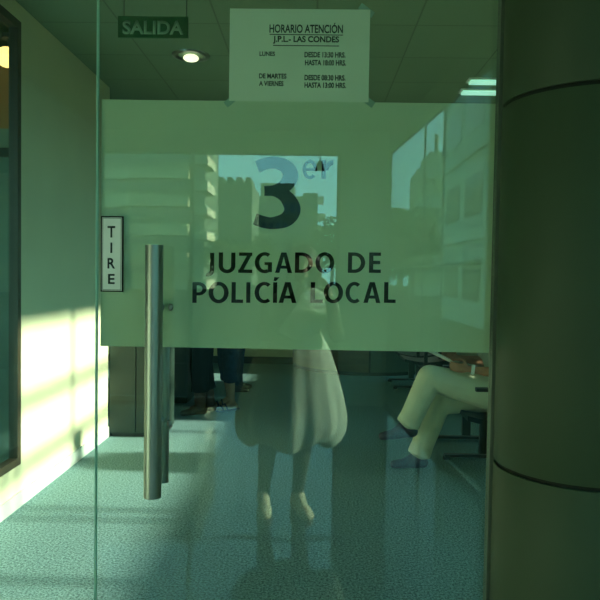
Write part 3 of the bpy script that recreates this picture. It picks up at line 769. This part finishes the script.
def standing(name, x, y, ang, H, label, skin, hairm, longh, female, top, legsm, cuff, shoe, legw=1.0, step=0.0, boots=False, spread=1.0):
    f = Vector((math.cos(ang), math.sin(ang), 0)); l = UP.cross(f)
    root = thing(name, (x, y, 0), label, 'person')
    b = Vector((x, y, 0)); g = 0.9 if female else 1.0
    def q(a, c, z): return b + f*a + l*c + UP*z
    J = dict(pelvis=q(0, 0, 0.54*H), chest=q(0.0, 0, 0.72*H), neck=q(0.0, 0, 0.855*H), headc=q(0.025, 0, 0.93*H))
    for s, k_ in (('L', 1), ('R', -1)):
        J['sh'+s] = q(0, 0.17*g*k_, 0.815*H); J['el'+s] = q(-0.02, 0.23*g*k_, 0.63*H); J['wr'+s] = q(0.10, 0.23*g*k_, 0.50*H)
        st = step*k_
        J['hip'+s] = q(0, 0.09*g*k_, 0.51*H); J['kn'+s] = q(0.02+st*0.5, 0.10*spread*g*k_, 0.285*H); J['an'+s] = q(-0.02+st, 0.11*spread*g*k_, 0.078)
        J['ft'+s] = f + l*0.15*k_
    V = build_person(root, J, f, skin, hairm, longh, female, top, False, legsm, cuff, shoe, H/1.72, legw=legw)
    return root, V

rA, VA = standing('person', at(203, 415, 4.95).x, 4.95, math.radians(197), 1.72, 'person in dark trousers and brown boots standing behind the door handle', 'skin', 'hair', False, False, 'dark_cloth', 'dark_cloth', 0.52, 'brown', 1.3, 0.06, spread=0.75)
for s in 'LR':
    bt = B(); chain(bt, [VA['an'+s], VA['an'+s].lerp(VA['kn'+s], 0.42)], [0.055, 0.064]); blob('boot_shaft', bt, 'brown', rA, 0.008, 3)
rB, VB = standing('person', at(229, 407, 5.2).x, 5.2, math.radians(215), 1.66, 'person in rolled blue jeans with bare ankles and grey-blue sandals', 'skin2', 'hair', True, True, 'dark_cloth', 'denim', 0.34, None, 1.25, 0.04)
for s in 'LR':
    f_ = VB['ft'+s].normalized(); an = VB['an'+s]
    sh = B()
    pts = []
    lft = UP.cross(f_)
    outl = [(-0.08, 0.028), (0.0, 0.036), (0.10, 0.046), (0.165, 0.036), (0.195, 0.0), (0.165, -0.036), (0.10, -0.046), (0.0, -0.036), (-0.08, -0.028), (-0.095, 0)]
    prism(sh, [((an + f_*a_ + lft*b2).x, (an + f_*a_ + lft*b2).y) for a_, b2 in outl], 0.0, 0.016)
    sl = obj('sandal', sh, 'shoe', rB)
    p0 = an + f_*0.09 + lft*0.045 + Vector((0, 0, -0.055)); p1 = an + f_*0.09 + Vector((0, 0, -0.008)); p2 = an + f_*0.09 - lft*0.045 + Vector((0, 0, -0.055))
    st = B(); chain(st, [p0, p1, p2], [0.009]*3); obj('strap', st, 'shoe', sl, True)
    st = B(); chain(st, [p0 + f_*0.05, p1 + f_*0.05 + Vector((0,0,-0.012)), p2 + f_*0.05], [0.009]*3); obj('strap', st, 'shoe', sl, True)
rC, VC = standing('person', at(236, 392, 6.3).x, 6.3, math.radians(20), 1.74, 'person in blue jeans and black shoes standing farthest back of the group', 'skin', 'hair', False, False, 'denim', 'denim', 0.85, 'shoe_k', 1.15, 0.05)

# seated person, legs crossed, reading papers
root = thing('person', (1.3, 3.12, 0), 'seated person in pale khaki trousers, legs crossed, holding papers', 'person')
f = Vector((-1, 0, 0))
KY = 3.0
kL = at(430, 378, KY); aL = at(409, 421, KY)
aR = at(418, 456, 3.12)
J = dict(pelvis=(1.40, 3.12, 0.56), chest=(1.38, 3.12, 0.82), neck=(1.29, 3.12, 1.03), headc=(1.20, 3.12, 1.15), look=(-1, 0, 0), tilt=(0.5, 0, 0),
  shL=(1.31, 2.94, 0.98), elL=(1.33, 2.88, 0.74), wrL=(1.11, 2.93, 0.76),
  shR=(1.31, 3.30, 0.98), elR=(1.33, 3.36, 0.76), wrR=(1.10, 3.26, 0.80),
  hipL=(1.36, 3.02, 0.56), knL=(kL.x, KY, kL.z), anL=(aL.x-0.01, KY, aL.z-0.03), ftL=(-1, 0.05, 0), dnL=(0.02, 0, 0),
  hipR=(1.36, 3.22, 0.53), knR=(0.95, 3.17, 0.48), anR=(aR.x, 3.12, 0.078), ftR=(-1, -0.05, 0))
V = build_person(root, J, f, 'skin', 'hair_grey', False, False, 'shirt', True, 'khaki', 0.86, 'shoe', 1.0,
    hands={'L': ((-1, 0.05, 0.12), (0.1, 1.0, 0.1), (0, 0.2, 1), 0.55), 'R': ((-1, -0.05, 0.12), (0.1, -1.0, 0.1), (0, -0.2, 1), 0.55)}, legw=1.28)
wt = B(); lathe(wt, 0, 0, [(0.032, -0.012), (0.036, -0.010), (0.036, 0.010), (0.032, 0.012)], n=20)
wd = (V['wrL'] - V['elL']).normalized()
bmesh.ops.transform(wt, matrix=Matrix.Translation(V['wrL'] - wd*0.03) @ wd.to_track_quat('Z', 'Y').to_matrix().to_4x4(), verts=wt.verts)
wo = obj('wristwatch', wt, 'plate', root, True)
pp = B()
for i in range(9):
    for j in range(2): pass
ny = 8
rows = []
for i in range(ny+1):
    u = i/ny; yy = 2.98 + 0.24*u; dz = 0.02*math.sin(u*PI)
    rows.append([pp.verts.new((1.04 - 0.24*v_, yy, 0.795 + 0.11*v_ - dz)) for v_ in (0, 0.5, 1)])
for i in range(ny):
    for j in range(2): pp.faces.new((rows[i][j], rows[i][j+1], rows[i+1][j+1], rows[i+1][j]))
ext = bmesh.ops.extrude_face_region(pp, geom=pp.faces[:])
for g_ in ext['geom']:
    if isinstance(g_, bmesh.types.BMVert): g_.co.z -= 0.004
tag(obj('magazine', pp, 'plate', None, base=(0.95, 3.1, 0.79)), 'white papers held in the hands of the seated person', 'papers')

# the photographer, seen mirrored in the glass
PX, PY = -0.125, -2.16
root = thing('person', (PX, PY, 0), 'photographer in pale balloon skirt and shawl mirrored in the glass', 'person')
f = Vector((0, 1, 0))
J = dict(pelvis=(PX+0.01, PY, 0.86), chest=(PX+0.03, PY, 1.13), neck=(PX+0.05, PY+0.0, 1.34), headc=(PX+0.07, PY+0.03, 1.46), tilt=(0.12, 0, 0),
  shL=(PX-0.12, PY, 1.28), elL=(PX-0.14, PY+0.10, 1.06), wrL=(-0.085, -1.95, 1.30),
  shR=(PX+0.21, PY, 1.28), elR=(PX+0.27, PY+0.10, 1.06), wrR=(0.095, -1.95, 1.30),
  hipL=(PX-0.08, PY, 0.80), knL=(PX-0.125, PY+0.01, 0.45), anL=(PX-0.150, PY, 0.078), ftL=(0.10, 1, 0),
  hipR=(PX+0.09, PY, 0.80), knR=(PX+0.085, PY+0.01, 0.45), anR=(PX+0.055, PY, 0.078), ftR=(0.35, 1, 0))
V = build_person(root, J, f, 'skin2', 'hair', True, True, 'drab', False, None, 0, 'pale_shoe', 0.95,
    hands={'L': ((0.5, 0.1, 1), (1, 0.6, 0), (0.3, -0.2, 1), 0.5), 'R': ((-0.5, 0.1, 1), (-1, 0.6, 0), (-0.3, -0.2, 1), 0.5)})
tg = B()
for s in 'LR':
    chain(tg, [V['hip'+s], V['kn'+s], V['an'+s] + Vector((0, 0, 0.03))], [0.078, 0.056, 0.038]); cap(tg, V['kn'+s].lerp(V['an'+s], 0.12), V['kn'+s].lerp(V['an'+s], 0.5), 0.058, 0.051)
blob('tights', tg, 'tights', root, 0.008, 3)
# balloon skirt
sk = B(); n = 144
prof = [(0.16, 1.06), (0.20, 1.0), (0.235, 0.92), (0.265, 0.82), (0.295, 0.72), (0.32, 0.62), (0.33, 0.54), (0.315, 0.47), (0.28, 0.42), (0.23, 0.395), (0.20, 0.41)]
rings = []
for j, (rr, z) in enumerate(prof):
    u = j/(len(prof)-1); ring = []
    for i in range(n):
        t_ = 2*PI*i/n
        fold = 1 + u*0.055*math.sin(9*t_ + 0.6*math.sin(3*t_)) + u*0.03*math.sin(17*t_ + 1.3)
        zz = z - (0.035*math.cos(4*t_ + PI*0.0) * max(0, u-0.5)*2)
        ring.append(sk.verts.new((PX + 0.02*(1-u) + 0.0 + rr*fold*math.cos(t_), PY + rr*fold*0.72*math.sin(t_), zz)))
    rings.append(ring)
for j in range(len(rings)-1):
    for i in range(n): sk.faces.new((rings[j][i], rings[j][(i+1)%n], rings[j+1][(i+1)%n], rings[j+1][i]))
bmesh.ops.recalc_face_normals(sk, faces=sk.faces[:])
me = bpy.data.meshes.new('skirt'); sk.to_mesh(me); sk.free()
me = bake(me, [('SUBSURF', dict(levels=1)), ('SOLIDIFY', dict(thickness=0.006))])
for p_ in me.polygons: p_.use_smooth = True
mesh_obj('skirt', me, 'skirt', root)
# shawl: pointed in front
sh = B(); rings = []
prof = [(0.075, 1.36, 0.06), (0.17, 1.32, 0.10), (0.255, 1.24, 0.135), (0.285, 1.16, 0.16)]
for j in range(8):
    u = j/7; ring = []
    for i in range(96):
        t_ = 2*PI*i/96
        fr_ = math.sin(t_)          # +1 = front
        drop = 0.18 + 0.16*max(0, fr_)**3 - 0.05*abs(math.cos(t_))
        sw = math.sin(min(1, u*1.35)*PI/2)
        rx = 0.07 + 0.16*sw; ry = 0.065 + 0.085*sw + 0.02*u*max(0, fr_)
        fold = 1 + 0.04*u*math.sin(11*t_)
        ring.append(sh.verts.new((PX+0.05 + rx*fold*math.cos(t_), PY + ry*fold*math.sin(t_), 1.37 - u*drop - 0.05*sw*abs(math.cos(t_)))))
    rings.append(ring)
for j in range(7):
    for i in range(96): sh.faces.new((rings[j][i], rings[j][(i+1)%96], rings[j+1][(i+1)%96], rings[j+1][i]))
bmesh.ops.recalc_face_normals(sh, faces=sh.faces[:])
me = bpy.data.meshes.new('shawl'); sh.to_mesh(me); sh.free()
me = bake(me, [('SUBSURF', dict(levels=1)), ('SOLIDIFY', dict(thickness=0.006))])
for p_ in me.polygons: p_.use_smooth = True
mesh_obj('shawl', me, 'shawl', root)
ph = thing('phone', (0, -1.875, 1.34), 'dark phone held up by the photographer mirrored in the glass', 'phone')
obj('case', bx(-0.03, 0.03, -1.877, -1.868, 1.335, 1.450), 'plastic', ph, bevel=0.002)
obj('screen', bx(-0.026, 0.026, -1.8785, -1.8772, 1.348, 1.437), 'dark_glass', ph)

# ------------------------------------------------------------------ outside
struct('ground', bx(-90, 60, -130, LY-0.15, -0.25, -0.15), 'pavement')
struct('ground_side', bx(0.8, 60, LY-0.15, 60, -0.25, -0.15), 'pavement')

def mir(px, py, d):
    """point whose mirror image appears at px,py; d = distance from the camera along the mirrored axis"""
    p = at(px, py, d - 1.84)
    return Vector((p.x, -(p.y), p.z))

# balcony block
bb = thing('apartment_building', (-14, -65, -0.15), 'tan apartment block with stacked balconies with sunlit cream ends mirrored at left', 'building')
dA = 66.0
yF = -(dA-1.84)
xr = mir(207, 200, dA).x
obj('wall', bx(-34, xr-0.9, yF-14, yF-1.6, -0.15, 26), 'slab', bb)
x190 = mir(192, 200, dA).x; x128 = mir(127, 200, dA).x
def zof(py, px=200, d=dA): return mir(px, py, d).z
for py0, py1 in ((166, 177), (194, 205.5), (223, 235), (252, 264), (281, 293)):
    z1, z0 = zof(py0, 160), zof(py1, 160)
    o = B(); box(o, x128, x190-0.5, yF-1.6, yF-0.4, z0, z1); o = obj('parapet', o, 'tan', bb)
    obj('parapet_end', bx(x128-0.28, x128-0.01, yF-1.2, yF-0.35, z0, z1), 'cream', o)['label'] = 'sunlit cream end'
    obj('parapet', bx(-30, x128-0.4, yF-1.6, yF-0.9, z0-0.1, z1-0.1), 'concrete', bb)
for z in range(9):
    zz = zof(180, 160) - 6*2.72 + z*2.72
    obj('window_band', bx(-30, x190-0.6, yF-1.62, yF-1.57, zz-0.7, zz+0.75), 'dark_glass', bb)
for py0, py1 in ((130, 139), (155, 164), (180.5, 190.5), (206.5, 214.5), (230.5, 239.5), (254.5, 264), (279, 289), (304, 313)):
    z1, z0 = zof(py0), zof(py1)
    b1 = B(); box(b1, xr-1.35, xr-0.01, yF-5.2, yF+0.05, z0, z1)
    b1 = obj('balcony', b1, 'tan', bb)
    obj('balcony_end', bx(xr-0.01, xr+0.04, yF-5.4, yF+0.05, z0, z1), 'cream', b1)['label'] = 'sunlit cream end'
    obj('balcony_window', bx(xr-1.3, xr-0.5, yF-1.62, yF-1.5, z0-1.35, z0-0.1), 'dark_glass', bb)

def block(label, x0, x1, ypos, dep, h, m, bumps, rows_, cols_, wm='dark_glass', pent=None):
    t = thing('building', ((x0+x1)/2, ypos, -0.15), label, 'building')
    obj('wall', bx(x0, x1, ypos-dep, ypos, -0.15, h), m, t)
    b1 = B()
    for i in range(bumps):
        xx = x0 + (i+0.5)*(x1-x0)/bumps; box(b1, xx-(x1-x0)/bumps*0.28, xx+(x1-x0)/bumps*0.28, ypos-dep*0.6, ypos-0.3, h, h+0.9)
    if bumps: obj('roof_structure', b1, m, t)
    if pent: obj('penthouse', bx(pent[0], pent[1], ypos-dep*0.8, ypos-1, h, pent[2]), m, t)
    cw = (x1-x0)/cols_; rh = (h-1.5)/rows_
    for i in range(cols_):
        for j in range(rows_):
            if i*rows_+j > 90: break
            obj('window', bx(x0+cw*(i+0.18), x0+cw*(i+0.82), ypos-0.02, ypos+0.05, 1+rh*(j+0.3), 1+rh*(j+0.8)), wm, t)
    return t
def bpx(p0, p1, ytop, d): return mir(p0, 200, d).x, mir(p1, 200, d).x, -(d-1.84), mir((p0+p1)/2, ytop, d).z
x0, x1, yy, h = bpx(206, 252, 183, 95)
block('long dark-green block with roof stacks mirrored left of the big numeral', x0, x1, yy, 12, h, 'slab', 5, 4, 8)
x0, x1, yy, h = bpx(254, 303, 196, 110)
block('tall grey block mirrored behind the big numeral', x0, x1, yy, 12, h, 'slab', 0, 4, 7, pent=(x0+1, x1-1.5, h+2.2))
x0, x1, yy, h = bpx(303, 325, 193, 84)
tC = block('slim block with sunlit cream side mirrored below the er', x0, x1-0.9, yy, 12, h, 'slab', 0, 5, 3)
for j in range(6):
    zz = h - 1.3 - j*2.1
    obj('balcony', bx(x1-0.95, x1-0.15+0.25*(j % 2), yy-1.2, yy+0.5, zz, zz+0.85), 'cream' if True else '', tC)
x0, x1, yy, h = bpx(417, 470, 158, 58)
tD = thing('building', ((x0+x1)/2, yy, -0.15), 'stepped apartment tower with curved balconies mirrored at right', 'building')
obj('wall', bx(x0+0.5, x1, yy-8, yy, -0.15, h-0.6), 'concrete', tD)
obj('penthouse', bx(x0+1.2, x1, yy-6, yy-1, h-0.6, h+0.7), 'concrete', tD)
b1 = B(); cyl(b1, (x0+1.9, yy-2, h+0.7), (x0+1.9, yy-2, h+2.4), 0.18, n=10); obj('antenna', b1, 'slab', tD)
for j in range(5):
    zz = h - 1.8 - 2.5*j
    b1 = B(); cyl(b1, (x0+1.6, yy-0.6, zz), (x0+1.6, yy-0.6, zz+0.9), 1.6, n=28); obj('balcony', b1, 'green_facade', tD, True)
    obj('window', bx(x0+2.6, x1-0.5, yy-0.02, yy+0.06, zz, zz+1.3), 'dark_glass', tD)
# near block on the right
EX, EY0, EY1 = 5.15, -25.3, -2.9  # unseen near end drawn out to shade part of the lobby from the sun
tE = thing('building', (EX, -14, -0.15), 'near pale green office block beside the lobby, mirrored next to the column', 'building')
obj('wall', bx(EX, EX+6, EY0, EY1, -0.15, 11.5), 'green_facade', tE)
for j in range(4):
    zz = 0.7 + 2.75*j
    for i in range(7):
        ya = EY0 + 0.7 + i*3.2
        obj('window', bx(EX-0.03, EX+0.05, ya, ya+2.4, zz, zz+1.3), 'dark_glass', tE)
    obj('ledge', bx(EX-0.12, EX, EY0, EY1, zz+1.95, zz+2.1), 'green_facade', tE)

def tree(px, d, ht, rw, label, group):
    p = mir(px, 300, d); x, y = p.x, p.y
    t = thing('tree', (x, y, -0.15), label, 'tree', group)
    b1 = B(); chain(b1, [(x, y, -0.1), (x+0.1, y, ht*0.35), (x, y, ht*0.6)], [0.2, 0.14, 0.08])
    for q in range(3): cap(b1, (x+0.05, y, ht*0.4), (x+rw*0.5*math.cos(q*2.1), y+rw*0.5*math.sin(q*2.1), ht*0.68), 0.07, 0.03)
    obj('trunk', b1, 'bark', t, True)
    b1 = B()
    for q in range(700):
        v_ = Vector((random.gauss(0, 1), random.gauss(0, 1), random.gauss(0, 1))).normalized()*(0.45+0.6*random.random())
        v_ *= 1 + 0.35*noise.noise(v_*2.2 + Vector((px, 0, 0)))
        c0 = Vector((x+v_.x*rw, y+v_.y*rw, ht*0.66 + v_.z*ht*0.34))
        a_ = Vector((random.gauss(0,1), random.gauss(0,1), random.gauss(0,1))).normalized(); b2 = a_.orthogonal().normalized()
        s_ = 0.28*rw/2
        vs = [b1.verts.new(c0 + a_*s_), b1.verts.new(c0 + b2*s_*0.6), b1.verts.new(c0 - a_*s_), b1.verts.new(c0 - b2*s_*0.6)]
        b1.faces.new(vs)
    me = bpy.data.meshes.new('crown'); b1.to_mesh(me); b1.free(); mesh_obj('crown', me, 'leaf', t)
G = 'street trees beyond the lobby glazing'
tree(331, 60, 6.5, 2.0, 'tree mirrored at the right end of the far buildings beside the pier', G)
tree(398, 34, 4.8, 1.9, 'yellow-green tree mirrored low in the side window beside the pier', G)
tree(411, 45, 6.0, 1.9, 'yellow-green tree mirrored below the stepped tower', G)
tree(300, 55, 4.6, 1.4, 'tree mirrored low behind the word DE', G)
tree(262, 52, 4.4, 1.4, 'tree mirrored low between two far blocks under the numeral', G)
tree(228, 56, 4.4, 2.3, 'tree mirrored low in front of the long dark-green block', G)

# ------------------------------------------------------------------ light
w = bpy.data.worlds.new('world'); S.world = w; w.use_nodes = True
N, L = w.node_tree.nodes, w.node_tree.links
bg = N['Background']
tc = N.new('ShaderNodeTexCoord'); sp_ = N.new('ShaderNodeSeparateXYZ'); L.new(tc.outputs['Generated'], sp_.inputs[0])
cr = N.new('ShaderNodeValToRGB'); L.new(sp_.outputs['Z'], cr.inputs[0])
cr.color_ramp.elements[0].position = 0.0; cr.color_ramp.elements[0].color = (0.42, 0.92, 1.0, 1)
cr.color_ramp.elements[1].position = 0.5; cr.color_ramp.elements[1].color = (0.30, 0.74, 0.95, 1)
L.new(cr.outputs[0], bg.inputs[0]); bg.inputs[1].default_value = 3.9
sd = bpy.data.lights.new('sun', 'SUN'); so = bpy.data.objects.new('sun', sd); COL.objects.link(so)
sd.energy = 22; sd.color = (1.0, 0.95, 0.80); sd.angle = math.radians(2.2)
el = math.radians(19.4)
dirv = Vector((-math.cos(el), 0.0, -math.sin(el)))
so.rotation_euler = dirv.to_track_quat('-Z', 'Y').to_euler(); so.location = (12, 0, 6)

vs = S.view_settings
vs.view_transform = 'Standard'; vs.look = 'None'; vs.exposure = 0; vs.gamma = 1
